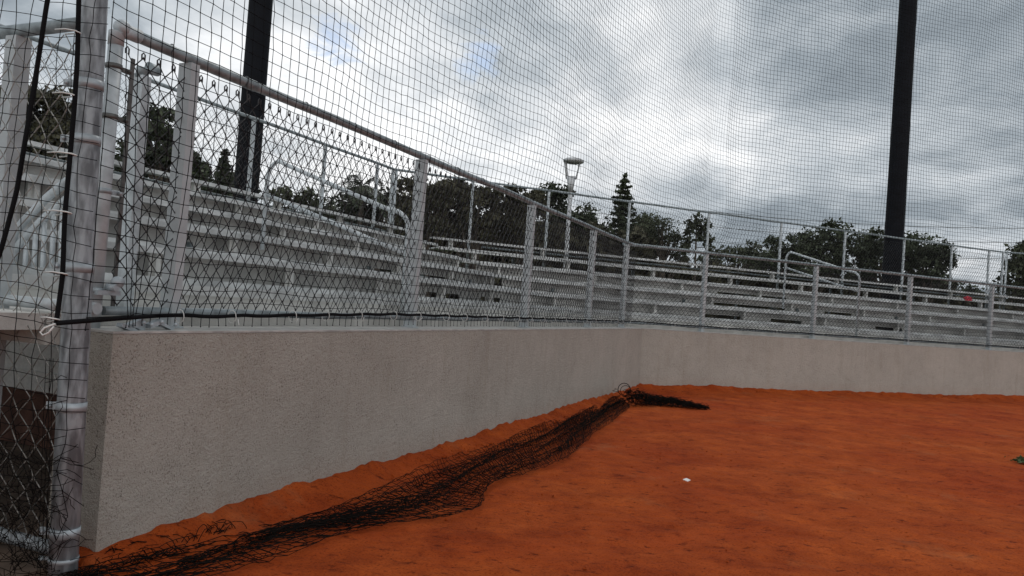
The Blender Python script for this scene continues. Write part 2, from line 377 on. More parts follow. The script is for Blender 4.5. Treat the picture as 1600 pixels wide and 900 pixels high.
# ------------------------------------------------------------------ chain link
def link_mesh(fn, t0, t1, o, z0, ztop, w, h, r, sides=4, wob=.004, knuckle=False):
    """zig-zag wires; ztop may be a function of t"""
    mb = MB(); n = int((t1-t0)/(w/2)); 
    for i in range(n+1):
        t = t0 + i*w/2; zt = ztop(t) if callable(ztop) else ztop; m = max(2, int((zt-z0)/(h/2)))
        k = np.arange(m+1); sg = np.where((k+i) % 2 == 0, 1., -1.)
        tt = t + sg*w/4; zz = z0 + k*h/2; oo = o + np.where(k % 2 == 0, 1, -1)*r*.9
        tt = tt + .006*np.sin(zz*5+t*3) ; oo = oo + wob*3*np.sin(t*2.3+zz*1.7) + rng.normal(0, wob*.4, m+1)
        p = np.array([fn(a, b, c) for a, b, c in zip(tt, oo, zz)])
        # soft bends: a short flat at each crossing
        q = []
        for a in range(m):
            u = p[a+1]-p[a]; q += [p[a]+u*.07, p[a]+u*.93]
        q = np.array(q); mb.tube(q, r, sides, caps=False)
        if knuckle and i % 2 == 0:      # the hooked twist where two wires cross
            for a in range(m+1):
                c = p[a]; u_ = np.array([*(-aD if fn is A else bD), 0])
                mb.add(c + np.array([u_*.006, -u_*.006, [0, 0, .010], [0, 0, -.010], [*(nA*.007), 0], [*(-nA*.007), 0]]), [[0, 2, 4], [2, 1, 4], [1, 3, 4], [3, 0, 4], [2, 0, 5], [1, 2, 5], [3, 1, 5], [0, 3, 5]])
        if knuckle and i % 2 == (m % 2):
            e = p[-1]; ax = np.array([*(-aD if fn is A else bD), 0]); 
            mb.tube([e-ax*.010-np.array([0, 0, .012]), e-ax*.010+np.array([0, 0, .020]), e+np.array([0, 0, .030]), e+ax*.012+np.array([0, 0, .018]), e+ax*.010-np.array([0, 0, .008])], r*1.35, 4, caps=False)
    return mb
def fence(fn, label, posts, t0, t1, zrail, zb, o, pw, pl, rr, w, h, r, group=None, mesh=True, sides=4, knuckle=False, postmat='paint', railmat='pipe', zpost0=WT, ties=True, corner=0, bottom=True):
    AX = AX_A if fn is A else AX_B
    root = thing('chain_link_fence', label, 'fence', tuple(Vector(fn((t0+t1)/2, o, zpost0))), group)
    for t in posts:
        mb = MB(); mb.box(fn(t, o, (zpost0+zrail-rr)/2), (pl/2, pw/2, (zrail-rr-zpost0)/2 - .002), AX)
        # flange with a cap plate
        po = mb.build('post', postmat, root)
        if zpost0 == WT: mb = MB(); mb.box(fn(t, o, zpost0+.006), (pl/2+.02, pw/2+.015, .005), AX); mb.build('base_plate', postmat, po)
    mb = MB(); ts = np.linspace(t0, t1, 30)
    mb.tube([fn(t, o, zrail + .004*sin(t*2.1)) for t in ts], rr, 12)
    for t in np.arange(t0+1.0, t1-.5, 3.1):
        mb.tube([fn(t-.05, o, zrail+.004*sin(t*2.1)), fn(t+.05, o, zrail+.004*sin(t*2.1))], rr*1.10, 12)
    mb.build('top_rail', railmat, root)
    if bottom:
        mb = MB(); mb.tube([fn(t, o-.02, zb + .003*sin(t*3)) for t in ts], rr*.78, 10); mb.build('bottom_rail', railmat, root)
    if mesh: link_mesh(fn, t0+.04, t1-.04, o+.0, zb+.03, zrail-.10, w, h, r, sides, knuckle=knuckle).build('chain_link_mesh', 'wire', root)
    if ties:
        mb = MB()
        for t in np.arange(t0+.4, t1, .62):
            c = fn(t, o, zrail); ax = np.array([*(-aD if fn is A else bD), 0]); nn = np.array([*(nA if fn is A else nB), 0])
            pts = [c + rr*1.12*(cos(a)*nn + sin(a)*np.array([0, 0, 1])) + ax*.01*a for a in np.linspace(-.6, 3.7, 9)] + [c + np.array([0, 0, -.13]) + nn*-.01]
            mb = MB(); mb.tube(pts, .0032, 4, caps=False); mb.build('wire_tie', 'wire', root)
    return root
FRZ = 2.83
postsA = [11.51, 8.67, 5.77, 2.95, .72]
frontA = fence(A, 'tall front chain link fence on top of the left knee wall, white square posts', postsA, .70, 11.98, FRZ, 1.315, FO, .10, .065, .033, .104, .12, .0035, knuckle=True)
postsB = [1.57, 4.55, 7.45, 10.28, 13.1, 16.0, 18.9]
frontB = fence(B, 'front chain link fence on the wall right of the inside corner, nearest to the clay', postsB, -.42, 20.5, FRZ+.03, 1.315, FO, .10, .065, .033, .104, .12, .0040, sides=3)
# short mesh and end post closing the corner
link_mesh(A, -.05, .70, FO, 1.345, FRZ-.1, .104, .12, .0034, 3).build('chain_link_mesh', 'wire', frontA)
mb = MB(); mb.tube([A(.70, FO, FRZ), A(.3, FO, FRZ+.01), B(-.42, FO, FRZ+.03)], .033, 10); mb.build('corner_elbow', 'pipe', frontA)
# near end: round end post, cap elbow, tension bar, clamps
def near_end():
    te = 12.02
    mb = MB(); mb.tube([A(te, FO, WT), A(te, FO, 2.74)], .038, 16); mb.tube([A(te, FO, 2.735), A(te, FO, 2.79), A(te-.05, FO, 2.83), A(te-.14, FO, 2.832)], [.040, .044, .043, .039], 14)
    mb.ball(A(te-.03, FO, 2.84), .046); mb.build('end_post', 'rail', frontA)
    mb = MB(); mb.box(A(te-.115, FO, 2.0), (.011, .005, .70), AX_A); mb.build('tension_bar', 'bar', frontA)
    for z in (1.42, 1.95, 2.35, 2.62):
        mb = MB(); mb.tube([A(te, FO, z-.013), A(te, FO, z+.013)], .042, 16); mb.box(A(te-.07, FO, z), (.05, .006, .012), AX_A); mb.ball(A(te-.09, FO-.015, z), .012); mb.build('tension_band', 'bar' if z > 2 else 'band', frontA)
    mb = MB(); mb.tube([A(te-.03, FO-.05, 1.44), A(te-.03, FO-.12, 1.44)], .02, 10); mb.ball(A(te-.05, FO-.1, 1.47), .036, (1, 1, .9)); mb.box(A(te-.01, FO-.08, 1.41), (.07, .012, .012), AX_A); mb.build('latch', 'band', frontA)
    mb = MB()
    for k, (dt, dz, sx, sz) in enumerate(((.06, .012, .05, .010), (.12, .03, .05, .016), (.17, .02, .03, .02), (.24, .035, .04, .012), (.34, .02, .05, .008))):
        an = .35*(-1)**k; ax = (np.array(Matrix.Rotation(an, 3, 'Y')) @ np.array(AX_A)); mb.box(A(te-dt, .07+.02*k % .05, WT+dz), (sx, .022, sz), ax)
        mb.ball(A(te-dt-.03, .05, WT+dz+.012), .011)
    mb.build('base_clamp', 'band', frontA)
near_end()

# galvanised gate post standing in front of the wall end, with its bands
GP = at(112, 700, 3.72)
gate_post = thing('gate_post', 'thick weathered galvanised steel post with silver bands standing beside the near wall end', 'post', (GP.x, GP.y, 0))
mb = MB(); gpx = lambda z: GP.x - .030*(z-.3)
mb.tube([(gpx(z), GP.y, z) for z in (-.1, 1, 2, 3, 4, 5, 6, 7)], .064, 24); mb.build('post_shaft', 'galv', gate_post)
for z in (.13, .26, .86, 1.53, 2.15, 2.42):
    mb = MB(); h = .022 if z not in (.13,) else .01
    mb.tube([(gpx(z), GP.y, z-h), (gpx(z), GP.y, z+h)], .0675, 20); mb.box((gpx(z)-.085, GP.y-.01, z), (.03, .006, h*.8)); cb = mb.build('clamp_band', 'band', gate_post); mb = MB(); mb.ball((gpx(z)-.095, GP.y-.022, z), .011); mb.build('bolt', 'band', cb)

# return fence left of the gate post, perpendicular to the left wall
def R(u, o, z):           # u metres leftwards from the gate post, o back
    q = np.array([GP.x-.05, GP.y+.10]) + nA*u + np.array([-aD[0], -aD[1]])*(-o); return np.array([q[0], q[1], z])
def gate_fence():
    root = thing('gate_fence', 'chain link return fence with coarse bright wire left of the gate post', 'fence', tuple(R(.5, 0, 0)))
    AX = [[nA[0], nA[1], 0], [aD[0], aD[1], 0], [0, 0, 1]]
    for u in (.745, 2.9):
        mb = MB(); mb.box(R(u, .06, 1.4), (.042, .045, 1.36), AX); mb.build('post', 'paint', root)
    mb = MB(); mb.tube([R(.14, .05, 2.80), R(.5, .05, 2.795), R(3.2, .05, 2.79)], .034, 12); mb.build('top_rail', 'pipe', root)
    mb = MB(); mb.tube([R(.02, .09, 1.33), R(3.2, .09, 1.33)], .030, 12); mb.build('middle_rail', 'rail', root)
    mb = MB(); mb.tube([R(.0, .0, .13), R(3.2, .0, .13)], .034, 12); mb.build('bottom_rail', 'galv', root)
    m = MB(); w, h, r = .135, .155, .0028
    for i in range(int(3.0/(w/2))):
        u = .03+i*w/2; k = np.arange(int(2.62/(h/2))+1); sg = np.where((k+i) % 2 == 0, 1., -1.)
        uu = u+sg*w/4; zz = .16+k*h/2; uu = uu + .012*np.sin(zz*2.2)
        p = np.array([R(a, -.045+.012*sin(c*3+a*2)+(.006 if q % 2 else -.006), c) for q, (a, c) in enumerate(zip(uu, zz))]); q2 = []
        for a in range(len(p)-1): d = p[a+1]-p[a]; q2 += [p[a]+d*.08, p[a]+d*.92]
        m.tube(q2, r, 5, caps=False)
    m.build('chain_link_mesh', 'wirelight', root)
gate_fence()

# ------------------------------------------------------------------ bleachers
ROWS = [(1.18 if k == 0 else 1.5+.85*k, 1.47+.32*k) for k in range(6)]
def bleacher(fn, label, tL, tR, openk, gaps, br_step):
    AX = AX_A if fn is A else AX_B
    root = thing('bleacher', label, 'bleachers', tuple(fn((tL(3)+tR)/2, 3, 0)))
    for k, (o, z) in enumerate(ROWS):
        t0, t1 = tL(o), tR
        # seat plank of two ribbed extrusions
        mb = MB(); c = (t0+t1)/2; hl = (t1-t0)/2
        if k > 0:
            mb.box(fn(c, o, z-.018), (hl, .068, .018), AX); mb.box(fn(c, o+.142, z-.018), (hl, .068, .018), AX)
            mb.box(fn(c, o-.070, z-.030), (hl+.003, .006, .026), AX)
            for g in np.arange(t0+3.2, t1, 4.6): mb.box(fn(g, o+.03, z-.025), (.05, .115, .03), AX)
            mb.build('seat_plank', 'alum', root)
        # deck
        mb = MB(); zd = z-.27 if k else z; od0, od1 = (o-.62, o+.22) if k else (1.10, 2.0-.27)
        mb.box(fn((t0+t1)/2, (od0+od1)/2, zd-.022), (hl, (od1-od0)/2-.004, .020), AX); mb.box(fn(c, od0-.002, zd-.032), (hl, .007, .036), AX)
        mb.build('footboard', 'alum', root)
        # riser panels between decks, with slots left open
        mb = MB(); zr1 = z+.01 if k else z-.045; zr0 = zd+.0 if k else 1.286; orr = od1+.006 if k else 1.112
        if k == 5: zr1 = z-.06
        if k < openk:
            tt = t0; segs = sorted(gaps.get(k, []))
            prev = t0
            for g0, g1 in segs + [(t1, t1)]:
                if g0 > prev: mb.box(fn((prev+g0)/2, orr, (zr0+zr1)/2), ((g0-prev)/2, .006, (zr1-zr0)/2), AX)
                if g1 > g0: mb.box(fn((g0+g1)/2, orr, (zr0+.09+zr1)/2), ((g1-g0)/2+.002, .0055, (zr1-zr0-.09)/2), AX)
                prev = g1
            zm = (zr0+.09+zr1)/2; mb.box(fn(c, orr-.012, zm), (hl-.004, .006, .009), AX)
            mb.build('riser_panel', 'panel', root)
        if k > 0:
            for g in np.arange(t0+.5, t1-.2, br_step):
                mb = MB(); mb.box(fn(g, o+.05, (zd+z-.04)/2), (.028, .07, (z-.04-zd)/2), AX); mb.box(fn(g+.05, o+.02, (zd+z-.04)/2), (.022, .006, (z-.04-zd)/2), AX); mb.build('seat_bracket', 'panel', root)
        # steel frame below
    mb = MB()
    for g in np.arange(tL(3)+1.2, t1, 1.85*2):
        mb.tube([fn(g, 1.35, .95), fn(g, 5.9, 2.42)], .035, 6); mb.tube([fn(g, 5.95, 0), fn(g, 5.95, 2.85)], .04, 6); mb.tube([fn(g, 3.4, 0), fn(g, 3.4, 1.95)], .04, 6)
    mb.build('understructure', 'pipe', root)
    return root
gA = {1: [(3.0, 4.2), (1.2, 2.1)], 2: [(1.5, 3.0), (3.9, 4.4)], 3: [(1.6, 3.4), (5.8, 6.6)], 4: [(2.4, 4.6), (6.0, 7.6)], 5: [(.2, 1.6), (3.0, 5.8)]}
bleacher(A, 'aluminium bleacher section behind the left knee wall, rows running away to the corner', lambda o: -.3, 15.0, 5, gA, 1.9)
gB = {1: [(3.2, 4.6), (5.4, 6.4), (9, 10)], 2: [(4.2, 6.6), (8, 9.0)], 3: [(5.0, 7.4)], 4: [(6.5, 9), (11, 12)]}
bleacher(B, 'long aluminium bleacher section behind the right wall, rows facing the camera', lambda o: -o*T8-.35, 24.0, 4, gB, 2.6)

# guard fences on the back of the bleachers
gpA = [-.1, .55, 2.45, 4.5, 7.0, 9.6, 12.2]
fence(A, 'guard rail fence with chain link along the back of the left bleachers', gpA, -.1, 15, 4.40, 2.95, 6.02, .05, .06, .030, .11, .12, .0030, sides=3, postmat='rail', zpost0=2.3, ties=False)
gpB = [-1.65, .55, 3.1, 5.85, 8.6, 11.25, 13.9, 16.2, 18.1, 18.85]
fence(B, 'guard rail fence along the back of the right bleachers, tall light posts against the trees', gpB, -1.3, 18.85, 4.67, 2.95, 6.02, .05, .06, .030, .11, .12, .0030, sides=3, postmat='rail', zpost0=2.3, ties=False)
def between(P, Q, label, zr, posts, zb=2.95, zr2=None):
    P = np.array(P); Q = np.array(Q); Ln = np.linalg.norm(Q-P); d = (Q-P)/Ln; n = np.array([-d[1], d[0]]); zr2 = zr2 or zr
    fn = lambda t, o, z: np.array([*(P+d*t+n*o), z]); zf = lambda t: zr+(zr2-zr)*t/Ln
    root = thing('chain_link_fence', label, 'fence', (*(P+Q)/2, 2.3))
    mb = MB(); mb.tube([fn(0, 0, zr), fn(Ln, 0, zr2)], .03, 10); mb.build('top_rail', 'pipe', root)
    for t in posts: mb = MB(); mb.tube([fn(t*Ln, 0, 2.3), fn(t*Ln, 0, zf(t*Ln)-.03)], .034, 10); mb.build('post', 'rail', root)
    link_mesh(fn, .03, Ln-.03, 0, zb, lambda t: zf(t)-.06, .11, .12, .0030, 3).build('chain_link_mesh', 'wire', root)
between(A(-.16, 6.02, 0)[:2], B(-1.36, 6.02, 0)[:2], 'short guard fence linking the two bleacher backs, behind the second front post', 4.40, (.02,), zr2=4.67)
q = B(18.92, 6.02, 0)[:2]
between(q, q+np.array([9, .4]), 'guard fence bending away at the far right end of the bleachers', 4.68, (.01, .12, .4, .7))

# aisle handrails
def handrail(p_top, p_bot, zt, zb, f_top, f_bot, label):
    root = thing('handrail', label, 'handrail', (*((np.array(p_top)+np.array(p_bot))/2), 1.3), 'handrails in the bleacher aisles')
    P = np.array(p_top); Q = np.array(p_bot); d = (Q-P)/np.linalg.norm(Q-P); L_ = np.linalg.norm(Q-P)
    g = lambda s, z: np.array([*(P+d*s), z]); sl = (zb-zt)/L_
    mb = MB(); rr = .27
    pts = [g(0, f_top), g(0, zt-.22)] + [g(.22*(1-cos(a)), zt-.22+.22*sin(a)-.0) for a in np.linspace(.2, 1.25, 6)]
    pts += [g(.3, zt+sl*.3+.03), g(L_-rr-.05, zt+sl*(L_-rr-.05)+.0)]
    z0 = zt+sl*(L_-rr); pts += [g(L_-rr+rr*sin(a), z0-.20+.20*cos(a)) for a in np.linspace(.35, pi/2, 6)] + [g(L_, f_bot)]
    mb.tube(pts, .026, 10); mb.build('hoop', 'rail', root)
    mb = MB(); mb.tube([g(.02, zt-.42), g(L_-.02, zb-.42+.02)], .024, 10); mb.build('middle_rail', 'rail', root)
    return root
# feet measured on the decks
hA1 = at(630, 460, 8.5); hA0 = at(414, 330, 9.3)
handrail((hA0.x, hA0.y), (hA1.x, hA1.y), 3.04, 2.38, 1.95, 1.29, 'bent pipe handrail in the aisle of the left bleachers')
hB1 = at(1340, 490, 17.9); hB0 = at(1226, 440, 20.2)
handrail((hB0.x, hB0.y), (hB1.x, hB1.y), 3.40, 2.78, 1.9, 1.29, 'bent pipe handrail in the aisle of the right bleachers')

def elbow_post():
    p = at(207, 300, 5.2); root = thing('bleacher_post', 'white post with a rounded elbow cap on the walkway just right of the fence end', 'post', (p.x, p.y, 1.285))
    mb = MB(); mb.box((p.x, p.y, 2.08), (.036, .05, .79), AX_A); mb.build('post_shaft', 'rail', root)
    mb = MB(); mb.tube([(p.x, p.y, 2.86), (p.x, p.y, 2.91), (p.x+.02, p.y+.05, 2.945), (p.x+.05, p.y+.12, 2.945)], [.044, .045, .043, .036], 12); mb.build('elbow_cap', 'pipe', root)
elbow_post()

# ramp railing and odds and ends seen through the gate mesh
def left_bits():
    root = thing('stair_railing', 'white tube stair railing with upright bars behind the gate mesh', 'railing', tuple(at(60, 470, 5.6)))
    D = 5.6
    for k, (dy) in enumerate((0, 28)):
        mb = MB(); mb.tube([at(x, y+dy, D) for x, y in ((125, 258), (108, 280), (70, 312), (38, 345), (22, 365), (17, 390), (12, 480))], .030, 10); mb.build('handrail_tube', 'rail', root)
    for x in (36, 50, 64, 78, 92, 106):
        mb = MB(); mb.tube([at(x+6, 345-(x-36)*.75+20, D), at(x, 468, D)], .017, 8); mb.build('baluster', 'rail', root)
    AXR = [[nA[0], nA[1], 0], [aD[0], aD[1], 0], [0, 0, 1]]
    mb = MB(); mb.box(R(2.4, 2.10, .70), (2.0, .42, .19), AXR); mb.box(R(2.4, 1.66, .60), (2.0, .02, .075), AXR)
    tag(mb.build('concrete_step', 'white'), 'pale concrete step in the gap beneath the walkway slab', 'step')
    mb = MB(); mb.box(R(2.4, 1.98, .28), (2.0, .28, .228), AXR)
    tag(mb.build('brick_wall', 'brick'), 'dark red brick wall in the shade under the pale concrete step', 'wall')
    mb = MB(); mb.box(R(3.4, 4.6, .55), (2.6, .1, .56), AXR)  # dark box standing in for the shaded void under the slab
    tag(mb.build('void_backing', 'bldg'), 'dark backing added for the shaded void under the walkway behind the concrete step', 'wall')
left_bits()

# ------------------------------------------------------------------ the backstop net
CELL = .08
def netting():
    root = thing('backstop_netting', 'huge black knotted backstop net hanging in front of both fences', 'netting', tuple(A(5, 0, 1.3)))
    gx, gy = GP.x+.075, GP.y-.095
    ctrl = np.array([[gx, gy], [-1.86, 4.0], [-.86, 6.22], [.46, 8.85], [1.90, 11.60], [3.65, 14.05]])
    # Catmull-Rom through the plan points
    P = np.vstack([2*ctrl[0]-ctrl[1], ctrl, 2*ctrl[-1]-ctrl[-2]]); pts = []
    for i in range(1, len(P)-2):
        for u in np.linspace(0, 1, 60, endpoint=False):
            pts.append(.5*((2*P[i]) + (-P[i-1]+P[i+1])*u + (2*P[i-1]-5*P[i]+4*P[i+1]-P[i+2])*u*u + (-P[i-1]+3*P[i]-3*P[i+1]+P[i+2])*u**3))
    pts.append(P[-2]); pts = np.array(pts); s = np.concatenate([[0], np.cumsum(np.linalg.norm(np.diff(pts, axis=0), axis=1))]); LA = s[-1]
    nAc = int(LA/CELL); sa = np.linspace(0, LA, nAc+1); UA = np.stack([np.interp(sa, s, pts[:, 0]), np.interp(sa, s, pts[:, 1])], 1)
    LB = 19.0; nBc = int(LB/CELL); sb = np.arange(1, nBc+1)*CELL; UB = pts[-1] + bD*sb[:, None]
    U = np.vstack([UA, UB])
    Us = U.copy()
    for i in range(nAc-14, nAc+15): w_ = 14-abs(i-nAc); Us[i] = U[max(0, i-w_):i+w_+1].mean(0) if w_ else U[i]
    U = Us
    ta = np.interp(sa, [0, .35, LA], [12.13, 11.85, -.07]); oa = np.interp(sa, [0, .35, 1.2], [-.1, .05, .175])
    LowA = np.array([A(t, o, 0)[:2] for t, o in zip(ta, oa)]); LowA[0] = [gx, gy]
    LowB = np.array([B(-.07+x*(LB+.5)/LB, .175, 0)[:2] for x in sb]); Lw = np.vstack([LowA, LowB])
    z0 = 1.30; nr = int(8.3/CELL); hz = np.arange(-1, nr+1)*CELL
    n = len(U); S_ = np.concatenate([sa, LA+sb])
    H, SS = np.meshgrid(hz, S_)          # (n, rows)
    hh = np.clip(H/2.2, 0, 1); g = 1-(1-hh)**2
    Xp = Lw[:, None, :]*(1-g[..., None]) + U[:, None, :]*g[..., None]
    # sag and flutter of a loosely hung net
    lo = np.clip(1-H/1.3, 0, 1)**2
    dirv = np.gradient(U, axis=0); dirv /= np.linalg.norm(dirv, axis=1)[:, None]; nrm_ = np.stack([dirv[:, 1], -dirv[:, 0]], 1)
    shift = np.where(SS < LA, -.16*lo*np.clip(SS/.8, 0, 1)*np.clip((LA-SS)/3, 0, 1), 0) + .007*np.sin(SS*1.9+H*2.1)
    out = .035*np.sin(SS*1.1+H*.9)*np.clip(H, 0, 1)*np.clip(SS, 0, 1) + .02*np.sin(SS*3.7-H*2.3)*np.clip(H, 0, 1)*np.clip(SS, 0, 1)
    fb = np.exp(-((SS-LA)/.35)**2)
    out = out + .05*fb*np.sin(H*4)*0
    Xp = Xp + dirv[:, None]*shift[..., None] + nrm_[:, None]*out[..., None]
    Z = z0 + H - .05*np.sin(SS*.55+.4)*np.clip(H/3, 0, 1) + .008*np.sin(SS*5.1+H*3) 
    Z = np.where(H < 0, z0-.045-.02*rng.random(Z.shape), Z)
    G = np.concatenate([Xp, Z[..., None]], -1) + rng.normal(0, .0022, (*Z.shape, 3))
    r = .0016
    mb = MB()
    for j in range(n): mb.tube(G[j, (0 if j < nAc else 1):], .0024 if j < nAc else .0031, 3, caps=False, sm=False)
    for k in range(1, G.shape[1]): 
        mb.tube(G[:nAc+1, k], .0024, 3, caps=False, sm=False); mb.tube(G[nAc:, k], .0031, 3, caps=False, sm=False)
    # knots as small blobs near the camera
    near = G[:140].reshape(-1, 3); near = near[near[:, 2] < 6]
    o8 = np.array([[1, 0, 0], [0, 1, 0], [-1, 0, 0], [0, -1, 0], [0, 0, 1], [0, 0, -1]])*.0052
    v = near[:, None]+o8; base = np.arange(len(near))[:, None, None]*6
    f = (np.array([[0, 1, 4], [1, 2, 4], [2, 3, 4], [3, 0, 4], [1, 0, 5], [2, 1, 5], [3, 2, 5], [0, 3, 5]])[None]+base).reshape(-1, 3)
    mb.add(v.reshape(-1, 3), f)
    mb.build('net_mesh', 'net', root)
    # left wing of the net past the gate post, down to the clay
    cols = int(1.6/CELL); zz = np.arange(.12, 9.6, CELL); W = np.zeros((cols+1, len(zz), 3))
    for i in range(cols+1):
        u = i*CELL
        tang = np.clip(1-zz/.9, 0, 1)
        W[i, :, 0] = gx - u*.985 + .02*np.sin(zz*2+u*4) + tang*.10*np.sin(zz*17+i*2.1); W[i, :, 1] = gy+.002 - u*.03 + .02*np.sin(zz*1.5+u*6)*min(1, max(0, (u-.2)*3)) + tang*.08*np.sin(zz*13+i*1.3)
        W[i, :, 2] = zz + .012*np.sin(u*9+zz*3) + tang*.06*np.sin(i*2.7+zz*9) + .04*np.sin(u*2.5)
    W += rng.normal(0, .004, W.shape)
    mb = MB()
    for i in range(1, cols+1): mb.tube(W[i], .0020, 3, caps=False)
    for k in range(len(zz)): mb.tube(W[:, k], .0020, 3, caps=False)
    mb.build('net_wing', 'net', root)
    # border ropes
    def rope(p, name, r=.0085):
        p = np.array([list(x) for x in p]); m = len(p); tt = np.linspace(0, m-1, (m-1)*10+1)
        q = np.stack([np.interp(tt, np.arange(m), p[:, k]) for k in range(3)], 1)
        for _ in range(3): q[1:-1] = (q[:-2]+q[2:]+2*q[1:-1])/4
        m_ = MB(); m_.tube(q, r, 8); m_.build(name, 'rope', root); return q
    rope([at(x, y, 3.45) for x, y in ((90, -60), (74, 0), (62, 80), (46, 180), (26, 300), (2, 390), (-25, 460))], 'border_rope', .0105)
    rope([at(x, y, 3.52) for x, y in ((126, -60), (123, 0), (121, 90), (116, 170), (108, 260), (101, 340), (98, 430), (88, 505))], 'border_rope', .0110)
    p = [at(88, 505, 3.52), at(125, 502, 3.56)] + [Vector(A(t, .10, 1.352 - .045*min(1, max(0, (t-9.3)/2)) - .010*abs(sin((11.55-t)*pi/.47)))) for t in np.arange(11.75, .2, -.1175)] + [Vector(B(-.02, .12, 1.345))] + [Vector(B(t, .12, 1.335+.006*sin(t*5))) for t in np.arange(.6, 19, .5)]
    rope(p, 'border_rope', .0115)
    for t in list(np.arange(11.55, .3, -.47)) + []:
        mb = MB(); t2 = t + rng.normal(0, .04); c = A(t2, .11, 1.325 - .04*min(1, max(0, (t2-9.3)/2))); nn = np.array([*nA, 0])
        mb.tube([c + nn*.034*cos(a)+np.array([0, 0, .040*sin(a)+.01]) for a in np.linspace(0, 2*pi, 13)], .0030, 5, caps=False)
        if rng.random() < .6: mb.tube([c-nn*.05, c-nn*.05+np.array([rng.normal(0, .01), -.02, -.035])], .003, 4)
        mb.build('zip_tie', 'zip', root)
    for t in np.arange(.8, 14, 1.3):
        mb = MB(); c = B(t, .13, 1.32); nn = np.array([*nB, 0]); mb.tube([c + nn*.055*cos(a)+np.array([0, 0, .042*sin(a)]) for a in np.linspace(0, 2*pi, 11)], .0035, 4, caps=False); mb.build('zip_tie', 'zip', root)
    for (x, y, dx) in ((118, 48, -32), (112, 147, -30), (112, 240, -38), (104, 331, -36), (98, 427, -30), (85, 498, -22)):
        mb = MB(); a = at(x, y, 3.50); b = at(x+dx, y-2, 3.53); c = at(x+dx*.5, y+5, 3.56); mb.tube([b, (a+b)/2+Vector((0, -.005, .004)), a, a+Vector((.012, .02, -.004)), c], .0036, 5); mb.build('zip_tie', 'zip', root)
    mb = MB(); mb.tube([at(x, y, 3.5) for x, y in ((86, 506), (70, 512), (63, 519), (67, 524), (76, 520), (84, 510))], .0045, 6); mb.build('zip_tie', 'zip', root)
    # steel cable along the top
    q = np.concatenate([U, np.full((n, 1), z0+hz[-1]+.02)], 1); mb = MB(); mb.tube(q[::4], .008, 6); mb.build('top_cable', 'rope', root)
netting()

